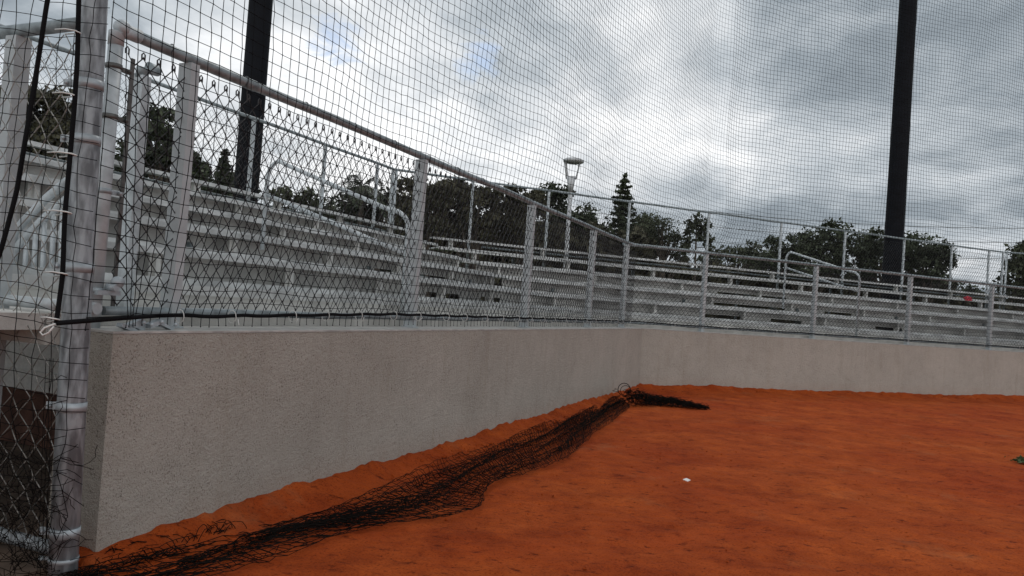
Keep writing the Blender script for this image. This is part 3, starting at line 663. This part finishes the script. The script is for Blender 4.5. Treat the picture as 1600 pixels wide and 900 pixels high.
# ------------------------------------------------------------------ loose net lying on the clay
def ground_pt(x, y, z=.02): p = hit_z(x, y, z); return np.array([p.x, p.y])
def heap():
    up = [(40, 905), (130, 893), (220, 868), (300, 838), (368, 828), (440, 812), (520, 790), (600, 762), (700, 722), (780, 688), (860, 657), (920, 636), (965, 614)]
    lo = [(190, 945), (290, 915), (385, 888), (455, 868), (540, 838), (610, 826), (690, 812), (745, 798), (770, 768), (830, 742), (885, 722), (925, 680), (985, 640)]
    root = thing('loose_netting', 'torn black netting lying in a long crumpled strip on the clay along the left wall', 'netting', tuple(hit_z(600, 790, .02)))
    Uq = np.array([ground_pt(x, y, .05) for x, y in up]); Lq = np.array([ground_pt(x, y, .012) for x, y in lo])
    m = len(Uq)
    L_ = np.linalg.norm(np.diff((Uq+Lq)/2, axis=0), axis=1); s = np.concatenate([[0], np.cumsum(L_)]); 
    def layer(nc, seed, cell, r, v0, v1, h, bunch):
        r_ = np.random.default_rng(seed); ns = int(s[-1]/cell); ss = np.linspace(0, s[-1], ns)
        Ui = np.stack([np.interp(ss, s, Uq[:, k]) for k in (0, 1)], 1); Li = np.stack([np.interp(ss, s, Lq[:, k]) for k in (0, 1)], 1)
        v = np.linspace(0, 1, nc)
        V = v0 + (v1-v0)*v[None, :] + bunch*np.sin(2*pi*v[None, :]*2.0 + ss[:, None]*.9+seed)/(2*pi*2)*1.3 + bunch*.5*np.sin(2*pi*v[None]*5+ss[:, None]*1.7)/(2*pi*5)*1.5
        V = V + .03*np.sin(ss[:, None]*2.3+seed*2) 
        wr = .03*np.sin(ss[:, None]*6+v[None]*19+seed)+.02*np.sin(ss[:, None]*14+v[None]*7)
        Z = .03 + h*np.abs(np.sin(v[None]*11+ss[:, None]*1.1+seed))**2*(.5+.5*np.sin(ss[:, None]*2.7+v[None]*5)) + r_.random(V.shape)*.022
        XY = Ui[:, None]*(1-V[..., None]) + Li[:, None]*V[..., None]
        td = np.gradient((Ui+Li)/2, axis=0); td /= np.linalg.norm(td, axis=1)[:, None]; XY = XY + td[:, None]*(wr+r_.normal(0, .006, V.shape))[..., None]
        XY = XY + r_.normal(0, .004, XY.shape)
        G = np.concatenate([XY, Z[..., None]], -1); mb = MB()
        for j in range(nc): mb.tube(G[:, j], r, 3, caps=False)
        for i in range(ns): mb.tube(G[i], r, 3, caps=False)
        return mb
    layer(17, 1, .060, .0024, .02, 1.0, .05, .9).build('spread_layer', 'netold', root)
    layer(15, 5, .075, .0026, .16, .60, .06, .95).build('folded_layer', 'netold', root)
    layer(7, 9, .085, .0026, .50, .92, .03, 1.0).build('folded_layer', 'netold', root)
    # springy loops standing up along the wall side
    mb = MB()
    for k in range(58):
        u = rng.random()**1.3*.4; x = 150+u*560; i = np.interp(x, [p[0] for p in up], [p[1] for p in up]); c = hit_z(x, i+rng.uniform(-4, 10), .03)
        R_ = rng.uniform(.02, .075); ph = rng.uniform(0, 2*pi); d = Vector((cos(ph), sin(ph), 0))*R_*1.3
        mb.tube([c + d*cos(a) + Vector((rng.normal(0, .006), rng.normal(0, .006), R_*1.1*max(sin(a), -.1))) for a in np.linspace(0, pi, 7)], .0025, 4, caps=False)
    for x0, y0, x1, y1, hgt in ((278, 853, 308, 840, .07), (300, 846, 328, 834, .10), (322, 838, 345, 830, .07), (340, 834, 366, 826, .09), (230, 872, 262, 866, .05), (250, 868, 286, 860, .06), (200, 884, 240, 870, .05)):
        for k in range(2):
            a = hit_z(x0+k*7, y0+8, .03); b = hit_z(x1+k*5, y1+8, .03); mb.tube([a.lerp(b, u) + Vector((0, 0, hgt*(1-.25*k)*sin(pi*u)+.01*rng.random())) for u in np.linspace(0, 1, 8)], .0026, 4, caps=False)
    mb.build('loose_loop', 'netold', root)
    # bundle at the corner with a tail to the right
    r2 = thing('bunched_netting', 'dense black bundle of netting with a tapering tail by the wall corner', 'netting', tuple(hit_z(985, 630, .02)))
    mb = MB(); spine = [(976, 633), (990, 632), (1012, 631), (1045, 633), (1080, 636), (1106, 638)]; wd = [.24, .30, .26, .22, .12, .03]
    c = np.array([[*hit_z(x, y, .03)] for x, y in spine]); hh_ = [.27, .24, .15, .12, .07, .02]
    for k in range(85):
        ph = rng.uniform(0, 2*pi); rr = rng.uniform(.3, 1)**.5; a0 = rng.uniform(0, 3.2); a1 = min(a0+rng.uniform(1.2, 3.5), 5.0); q = []
        for u in np.linspace(a0, a1, 14):
            p = np.array([np.interp(u, range(6), c[:, j]) for j in range(3)]); w = np.interp(u, range(6), wd); h = np.interp(u, range(6), hh_)
            th = ph+u*1.3; q.append(p+np.array([w*rr*cos(th)*.5, w*rr*cos(th)*.9, h*rr*abs(sin(th))])+rng.normal(0, .026, 3))
        mb.tube(q, .0045, 3, caps=False)
    for k in range(260):
        u = rng.uniform(0, 5)**1.0; p = np.array([np.interp(u, range(6), c[:, j]) for j in range(3)]); w = np.interp(u, range(6), wd); h = np.interp(u, range(6), hh_)
        p = p+np.array([rng.normal(0, w*.4), rng.normal(0, w*.4), 0]); d = rng.normal(0, 1, 3); d[2] = abs(d[2])*.4; d /= np.linalg.norm(d); e = np.cross(d, [0, 0, 1.]); R_ = rng.uniform(.02, .05)
        zc = rng.uniform(.2, .9)*h
        mb.tube([p+np.array([0, 0, zc])+R_*(d*cos(a)+e*sin(a)) for a in np.linspace(0, 5, 9)], .0035, 3, caps=False)
    mb.build('tangle', 'netold', r2)
    mb = MB(); p = hit_z(974, 632, .03); mb.tube([Vector((p.x, p.y, .27))+Vector((.10*cos(a), .02, .10*sin(a))) for a in np.linspace(0, 2*pi*.98, 16)], .006, 5)
    mb.tube([Vector((p.x, p.y+.03, .25))+Vector((.085*cos(a)+.03, .02, .08*sin(a))) for a in np.linspace(-.5, 4.5, 14)], .005, 5); mb.build('rope_loop', 'rope', r2)
    # tangle hanging at the foot of the gate fence
    r3 = thing('tangled_netting', 'snarl of thin black cord heaped at the foot of the gate post', 'netting', tuple(hit_z(60, 880, .02)))
    mb = MB()
    for k in range(120):
        x = rng.uniform(-30, 82); y = 905 - (rng.random()**1.5)*215; p = np.array(at(x, y, 3.45+rng.uniform(-.05, .12))); q = [p]
        d = rng.normal(0, 1, 3); d[1] *= .3; d /= np.linalg.norm(d)
        for _ in range(9): d = d + rng.normal(0, .45, 3)*np.array([1, .4, 1]); d /= np.linalg.norm(d); q.append(q[-1]+d*.035)
        q = np.array(q); q[:, 2] = np.maximum(q[:, 2], .03); mb.tube(q, .0017, 3, caps=False)
    for k in range(60):       # frayed cords over the post foot, along the clay
        x = rng.uniform(60, 200); y = rng.uniform(872, 902); p = np.array(hit_z(x, y, .03)); q = [p]; d = np.array([rng.normal(0, 1), rng.normal(0, .5), .3]); d /= np.linalg.norm(d)
        for _ in range(7): d = d + rng.normal(0, .5, 3); d /= np.linalg.norm(d); q.append(q[-1]+d*.03)
        q = np.array(q); q[:, 2] = np.clip(q[:, 2], .03, .12); mb.tube(q, .0018, 3, caps=False)
    for y in (592, 628, 683, 720, 742, 797):
        a = at(70, y+6, 3.58); mb.tube([a, at(84, y+3, 3.58), at(95, y-3+rng.uniform(-6, 6), 3.56), at(104, y-2, 3.56)], .0019, 3, caps=False)
    for x in (66, 72, 77): mb.tube([at(x+6, 560, 3.58), at(x+rng.uniform(-4, 4), 660, 3.57), at(x-2, 760, 3.57), at(x-6, 860, 3.5)], .0018, 3, caps=False)
    mb.build('cord', 'netold', r3)
heap()

# ------------------------------------------------------------------ floodlight poles and park lamp
def big_pole(px, py, d, rad, label):
    p = at(px, py, d); root = thing('light_pole', label, 'pole', (p.x, p.y, 0), 'tall dark poles behind the bleachers')
    mb = MB(); H = 22; mb.tube([(p.x, p.y, z) for z in np.linspace(-.1, H, 12)], np.linspace(rad*1.06, rad*.88, 12), 28); mb.build('pole_shaft', 'pole', root)
    mb = MB(); mb.tube([(p.x, p.y, -.05), (p.x, p.y, .06)], rad*1.7, 20); mb.build('base_plate', 'pole', root)
big_pole(387, 265, 16.2, .245, 'thick dark pole behind the left bleachers, left of the photo')
big_pole(1396, 385, 27.2, .31, 'thick dark pole behind the right bleachers, right of the photo')
def park_lamp():
    D = 30; p = at(879, 480, D); root = thing('park_lamp', 'pale park lamp with a flat disc head held on a forked pole top', 'lamp', (p.x, p.y, 0))
    mb = MB(); zt = at(893, 300, D).z; mb.tube([(p.x, p.y, 0), (p.x, p.y, zt)], [.11, .075], 12); mb.build('pole', 'lamp', root)
    z1 = at(893, 276, D).z; zh = at(897, 252, D).z
    mb = MB(); mb.tube([(p.x, p.y, zt-.02), (p.x-.02, p.y, z1)], [.08, .19], 12); mb.build('fork_base', 'lamp', root)
    for sx in (-1, 1): mb = MB(); mb.tube([(p.x+sx*.16, p.y, z1-.1), (p.x+sx*.24, p.y, (z1+zh)/2), (p.x+sx*.28, p.y, zh-.03)], .055 if sx < 0 else .03, 6); mb.build('fork_arm', 'lamp', root)
    mb = MB(); mb.tube([(p.x+.03, p.y, zh-.09), (p.x+.03, p.y, zh-.05), (p.x+.03, p.y, zh+.03), (p.x+.03, p.y, zh+.10), (p.x+.03, p.y, zh+.13)], [.24, .39, .42, .30, .14], 24); mb.build('lamp_head', 'lamp', root)
park_lamp()

# ------------------------------------------------------------------ trees
def leaves(mb, cen, size, seed, flat=.5):
    r = np.random.default_rng(seed); n = len(cen)
    a = r.normal(0, 1, (n, 3)); a /= np.linalg.norm(a, axis=1)[:, None]; b = r.normal(0, 1, (n, 3)); b -= (a*b).sum(1)[:, None]*a; b /= np.linalg.norm(b, axis=1)[:, None]
    s = size*r.uniform(.5, 1.4, n)[:, None]; w = s*r.uniform(.35, .6, n)[:, None]
    mb.quads(np.stack([cen-a*s, cen-b*w, cen+a*s, cen+b*w], 1))
def tree(blobs, D, label, n=5000, size=.16, m='leafdark', trunk=None, clump=.55, nclump=60, cat='tree', name='broadleaf_tree', seed=1, group='trees behind the bleachers', gaps=.0):
    """blobs: (px, py, rx, ry) outlines of the crown's lobes at distance D"""
    r = np.random.default_rng(seed); sc = D/1200
    cx = np.mean([b[0] for b in blobs]); cy = np.mean([b[1] for b in blobs]); tx = trunk if trunk else cx
    base = at(tx, 480, D); root = thing(name, label, cat, (base.x, base.y, 0), group); mb = MB(); tot = sum(b[2]*b[3] for b in blobs); cents = []
    for (px, py, rx, ry) in blobs:
        c = np.array(at(px, py, D)); R = np.array([rx*sc, max(rx, ry)*sc*.8, ry*sc]); k = max(4, int(nclump*rx*ry/tot))
        d = r.normal(0, 1, (k, 3)); d /= np.linalg.norm(d, axis=1)[:, None]; cc = c + d*R*(r.uniform(.25, 1, (k, 1))**.5)
        cents.append(cc); per = int(n*rx*ry/tot/k)
        for q in cc:
            cr = clump*r.uniform(.35, 1.15); off = r.normal(0, 1, (per, 3)); off /= np.linalg.norm(off, axis=1)[:, None]; off *= (r.random((per, 1))**.45)*cr*np.array([1, 1, .7])
            leaves(mb, q+off, size, int(r.integers(1e9)))
    mb.build('crown', m, root); cents = np.concatenate(cents)
    mb = MB(); top = np.array([base.x, base.y, max(2.0, at(cx, cy, D).z*.85)]); b0 = np.array([base.x, base.y, -.1]); rr = .10+.012*top[2]*2
    mb.tube([b0, b0*.6+top*.4+np.array([.1, 0, 0]), top], [rr*1.2, rr, rr*.5], 8)
    for q in cents[::max(1, len(cents)//16)]:
        st = b0+(top-b0)*r.uniform(.45, .95); mid = (st+q)/2+np.array([0, 0, -.15]); mb.tube([st, mid, q], [rr*.4, rr*.25, rr*.08], 5, caps=False)
    mb.build('trunk', 'bark', root)
def conifer(px, ytop, ybase, wpx, D, label, seed, tiers=22, dens=1.0, size=.13, droop=-.12, group='trees behind the bleachers', name='conifer_tree'):
    r = np.random.default_rng(seed); b = at(px, ybase, D); t = at(px, ytop, D); base = Vector((b.x, b.y, 0)); H = t.z; root = thing(name, label, 'tree', tuple(base), group)
    z0 = max(b.z, .6); W = wpx*D/1200; mb = MB(); tb = MB(); tb.tube([(b.x, b.y, -.1), (b.x+.1, b.y, H)], [.16, .02], 7); L_ = []
    for i in range(tiers):
        u = i/(tiers-1); z = z0+(H-z0)*u; Rr = W*(1-u)**.85*r.uniform(.8, 1.1)+.08
        for k in range(7):
            a = 2*pi*k/7+r.uniform(0, 1); Lk = Rr*r.uniform(.7, 1.1); nn = max(3, int(Lk*24*dens)); uu = r.random(nn); P = np.stack([b.x+cos(a)*Lk*uu, b.y+sin(a)*Lk*uu, z+droop*Lk*uu+.28*Lk*uu**2], 1)+r.normal(0, .05, (nn, 3)); L_.append(P)
            tb.tube([(b.x, b.y, z), (b.x+cos(a)*Lk, b.y+sin(a)*Lk, z+(droop+.28)*Lk)], [.03, .008], 4, caps=False)
    leaves(mb, np.concatenate(L_), size, seed); mb.build('crown', 'leafdark', root); tb.build('trunk', 'bark', root)
def palm(px, py, D, label, seed, n=16, L=1.7, m='leafmid'):
    r = np.random.default_rng(seed); c = np.array(at(px, py, D)); root = thing('palm_tree', label, 'palm tree', (c[0], c[1], 0), 'trees behind the bleachers'); mb = MB()
    for k in range(n):
        a = 2*pi*k/n+r.uniform(-.2, .2); el = r.uniform(-.1, 1.2); d = np.array([cos(a)*cos(el), sin(a)*cos(el), sin(el)]); u = np.linspace(0, 1, 16)[:, None]; P = c+d*L*u+np.array([0, 0, -1.])*u**2*L*.75; side = np.cross(d, [0, 0, 1.]); side /= np.linalg.norm(side)
        mb.tube(P, .012, 4, caps=False)
        for i in range(2, 16):
            for s in (-1, 1):
                e = P[i]+side*s*.34*(1-abs(i/15-.5))+d*.18+np.array([0, 0, -.16]); w = (P[i]-P[i-1])*.35; mb.quads([[P[i]-w, P[i]+w, e+w*.3, e-w*.3]])
    mb.build('crown', m, root); mb = MB(); mb.tube([(c[0]+.2, c[1], -.1), (c[0]+.05, c[1], c[2]*.6), tuple(c)], [.16, .12, .10], 8); mb.build('trunk', 'bark', root)

tree([(60, 190, 60, 50), (20, 215, 60, 45), (90, 225, 40, 40)], 22, 'dense dark tree seen through the gate mesh at the left edge', 9000, .11, 'leafbrown', clump=.5, seed=2, nclump=90)
tree([(235, 205, 32, 38), (265, 235, 38, 28), (215, 250, 30, 35), (300, 262, 22, 26)], 25, 'dark broadleaf tree left of the second white fence post', 6500, .11, clump=.42, seed=3)
conifer(345, 236, 330, 26, 34, 'small pointed conifer just left of the left dark pole', 4, 18, 1.5)
tree([(325, 300, 36, 26), (365, 300, 30, 30)], 36, 'low shrubby tree at the foot of the left dark pole', 3500, .13, seed=5, clump=.6)
tree([(445, 318, 28, 22), (480, 312, 24, 20), (500, 330, 30, 18)], 34, 'thin twiggy tree between the left dark pole and the palm', 2600, .10, 'leafmid', seed=6, clump=.45, nclump=50)
palm(566, 292, 30, 'shaggy palm leaning out above the aisle handrail', 7, 20, 1.5, 'leafdark')
tree([(560, 325, 34, 26), (600, 322, 22, 24)], 31, 'bush below the shaggy palm beside the aisle handrail', 2600, .11, seed=8, clump=.45)
hx = [(640, 330, 30, 52), (675, 325, 34, 52), (715, 322, 34, 50), (755, 330, 34, 48), (795, 338, 32, 46), (830, 345, 30, 44)]
for i, (q, lab) in enumerate(zip((hx[:2], hx[2:4], hx[4:]), ('dense brownish hedge tree right behind the second front post', 'dense tall hedge tree in the middle of the dark row', 'dense hedge tree at the right end of the dark row, below the round crown'))):
    tree(q, 27+i, lab, 8200, .10, 'leafbrown', seed=10+i, clump=.5, nclump=75)
tree([(860, 318, 34, 26), (830, 312, 26, 18), (895, 345, 36, 32), (860, 360, 40, 30), (920, 370, 26, 28)], 40, 'round crowned tree behind the park lamp', 8000, .14, seed=14, clump=.7, nclump=80)
conifer(968, 274, 395, 40, 44, 'tall dark pointed pine rising above the guard rail right of the lamp', 15, 15, 3.4, .12, droop=-.22)
tree([(975, 385, 45, 26), (1010, 372, 30, 28)], 42, 'dark tree around the foot of the pointed pine', 4500, .14, seed=16, clump=.7)
tree([(1030, 362, 30, 26), (1050, 385, 30, 22), (1010, 350, 16, 14)], 40, 'sparse feathery tree right of the pointed pine', 1900, .085, 'leafmid', seed=17, clump=.55, nclump=60)
def drooper():
    D = 38; b = at(1086, 480, D); root = thing('young_pine_tree', 'slender young pine with drooping tufts standing alone against the sky', 'tree', (b.x, b.y, 0), 'trees behind the bleachers'); tb = MB(); mb = MB(); t = at(1089, 334, D)
    tb.tube([(b.x, b.y, -.1), (t.x, t.y, t.z)], [.09, .03], 6)
    for dx, y, l in ((-14, 372, 26), (12, 352, 20), (0, 345, 26), (18, 375, 22), (-8, 355, 20), (22, 395, 16), (-18, 388, 16), (6, 365, 24)):
        c = at(1089+dx, y, D); top = at(1089, y-8, D); tb.tube([tuple(top), tuple((top+c)/2+Vector((0, 0, .15))), tuple(c)], .02, 4, caps=False); n = 85
        P = np.array(c)+np.stack([rng.normal(0, .13, n), rng.normal(0, .13, n), rng.uniform(-l*D/1200/2, l*D/1200/2, n)], 1); leaves(mb, P, .13, 50+int(y))
    mb.build('crown', 'leafmid', root); tb.build('trunk', 'bark', root)
drooper()
tree([(1140, 400, 30, 14), (1175, 398, 30, 14), (1110, 410, 20, 10)], 75, 'pale far-off bushes low against the bright sky between pine and oak', 2200, .20, 'leafmid', seed=18, clump=1.0, nclump=40)
tree([(1290, 372, 42, 24), (1240, 388, 44, 26), (1200, 405, 40, 20), (1315, 392, 36, 26), (1265, 415, 70, 24)], 45, 'big spreading dark oak left of the right dark pole', 11500, .12, seed=19, clump=.75, nclump=130)
tree([(1375, 380, 32, 22), (1360, 405, 36, 26), (1405, 395, 30, 28)], 46, 'dark oak directly behind the right dark pole', 5200, .12, seed=20, clump=.75, nclump=70)
tree([(1450, 392, 32, 26), (1440, 420, 40, 26), (1470, 405, 22, 24), (1420, 375, 14, 14)], 46, 'dark rounded oak just right of the right dark pole', 5200, .12, seed=21, clump=.7, nclump=75)
tree([(1500, 462, 34, 14), (1545, 468, 34, 12), (1470, 455, 28, 12)], 70, 'far-off low tree line in the gap right of the oaks', 3000, .20, seed=22, clump=1.0, nclump=45)
tree([(1600, 405, 26, 26), (1585, 440, 24, 26), (1625, 430, 36, 50)], 38, 'leafy tree at the right edge behind the bending guard fence', 6000, .13, 'leafmid', seed=23, clump=.6, nclump=70)

def low_hedge(x0, x1, D, h, label, m, seed, n=9000, size=.16):
    r = np.random.default_rng(seed); a = at(x0, 480, D); b = at(x1, 480, D); u = r.random(n); top = h*(.92+.10*np.sin(u*37+seed)*np.sin(u*91)+.05*np.sin(u*211)); z = top*(1-r.random(n)**1.6)
    P = np.stack([a.x+(b.x-a.x)*u, a.y+r.normal(0, .45, n), z], 1); mb = MB(); leaves(mb, P, size, seed)
    tag(mb.build('ground_cover', m), label, 'hedge', kind='stuff')
low_hedge(-60, 520, 27, 4.0, 'low dark undergrowth along the back of the left bleachers', 'leafbrown', 31, 26000, .20)
low_hedge(500, 1012, 36, 5.3, 'dark undergrowth filling the gaps below the trees in the middle', 'leafbrown', 32, 30000, .24)
low_hedge(985, 1480, 48, 4.9, 'dark undergrowth seen between the upper rows of the right bleachers', 'leafbrown', 33, 30000, .30)
low_hedge(1440, 1720, 52, 4.2, 'dark undergrowth beyond the far right end of the bleachers', 'leafbrown', 34, 15000, .30)

# low building and power lines far off
def far_bits():
    D = 60; c = at(1150, 418, D); root = thing('far_building', 'low dark far-off building with pale windows seen through the bleacher gap', 'building', (c.x, c.y, 0)); mb = MB()
    mb.box((c.x, c.y, 1.9), (6.0, 2.5, 1.95)); mb.build('wall', 'bldg', root); mb = MB(); mb.box((c.x, c.y, 3.95), (6.4, 2.9, .10)); mb.build('roof', 'bldg', root)
    for k in range(7): mb = MB(); mb.box((c.x-5+k*1.6, c.y-2.52, 3.0), (.45, .04, .5)); mb.build('window', 'glass', root)
    pts = [(1425, 348, 1620, 345), (1425, 372, 1620, 366), (1425, 394, 1620, 394)]
    for (x0, y0, x1, y1), w in zip(pts, ('highest', 'middle', 'lowest')):
        a = at(x0-500, y0-40, 70); b = at(x1+300, y1+8, 55); mb = MB(); mb.tube([a.lerp(b, u)-Vector((0, 0, 1.2*sin(pi*u))) for u in np.linspace(0, 1, 20)], .022, 4, caps=False)
        tag(mb.build('power_line', 'bar'), f'thin dark overhead power line right of the pole, the {w} of three', 'power line', 'overhead power lines')
far_bits()

# ------------------------------------------------------------------ small loose things
p = hit_z(1072, 754, .02); mb = MB(); r_ = np.random.default_rng(4)
V = np.array([[cos(a)*.034*r_.uniform(.7, 1.2), sin(a)*.020*r_.uniform(.7, 1.2), .012*r_.random()] for a in np.linspace(0, 2*pi, 10)[:-1]]) + np.array([p.x, p.y, .035])
mb.add(np.vstack([V, V.mean(0)+[0, 0, .018], V-[0, 0, .004]]), [[i, (i+1) % 9, 9] for i in range(9)]+[[i, 10+i, 10+(i+1) % 9] for i in range(9)]); tag(mb.build('paper_scrap', 'white'), 'small crumpled white scrap lying alone on the red clay', 'litter')
p = hit_z(1600, 722, .02); mb = MB()
C0 = np.array([p.x+.02, p.y, .03])+rng.normal(0, 1, (260, 3))*np.array([.07, .06, .025]); C0[:, 2] = np.maximum(C0[:, 2], .03); leaves(mb, C0, .028, 5); tag(mb.build('weed', 'weed'), 'small green weed growing out of the clay at the right edge', 'plant')
p = B(16.5, 4.95, 0); h = at(1512, 467, 25.5); mb = MB(); mb.box((h.x, h.y, h.z), (.11, .06, .06)); mb.ball((h.x, h.y, h.z+.06), .06, (1.3, .8, .6)); tag(mb.build('red_bag', 'red'), 'small bright red bag left on an upper bleacher row at the far right', 'bag')
h = at(1075, 502, 16.2); mb = MB(); mb.box(B(1.15, .62, 1.30), (.10, .02, .006), AX_B); mb.box(B(1.05, .62, 1.32), (.05, .018, .004), np.array(Matrix.Rotation(.5, 3, 'Y')) @ np.array(AX_B)); tag(mb.build('metal_strap', 'white'), 'short bent pale strap lying on the walkway just right of the corner', 'strap')
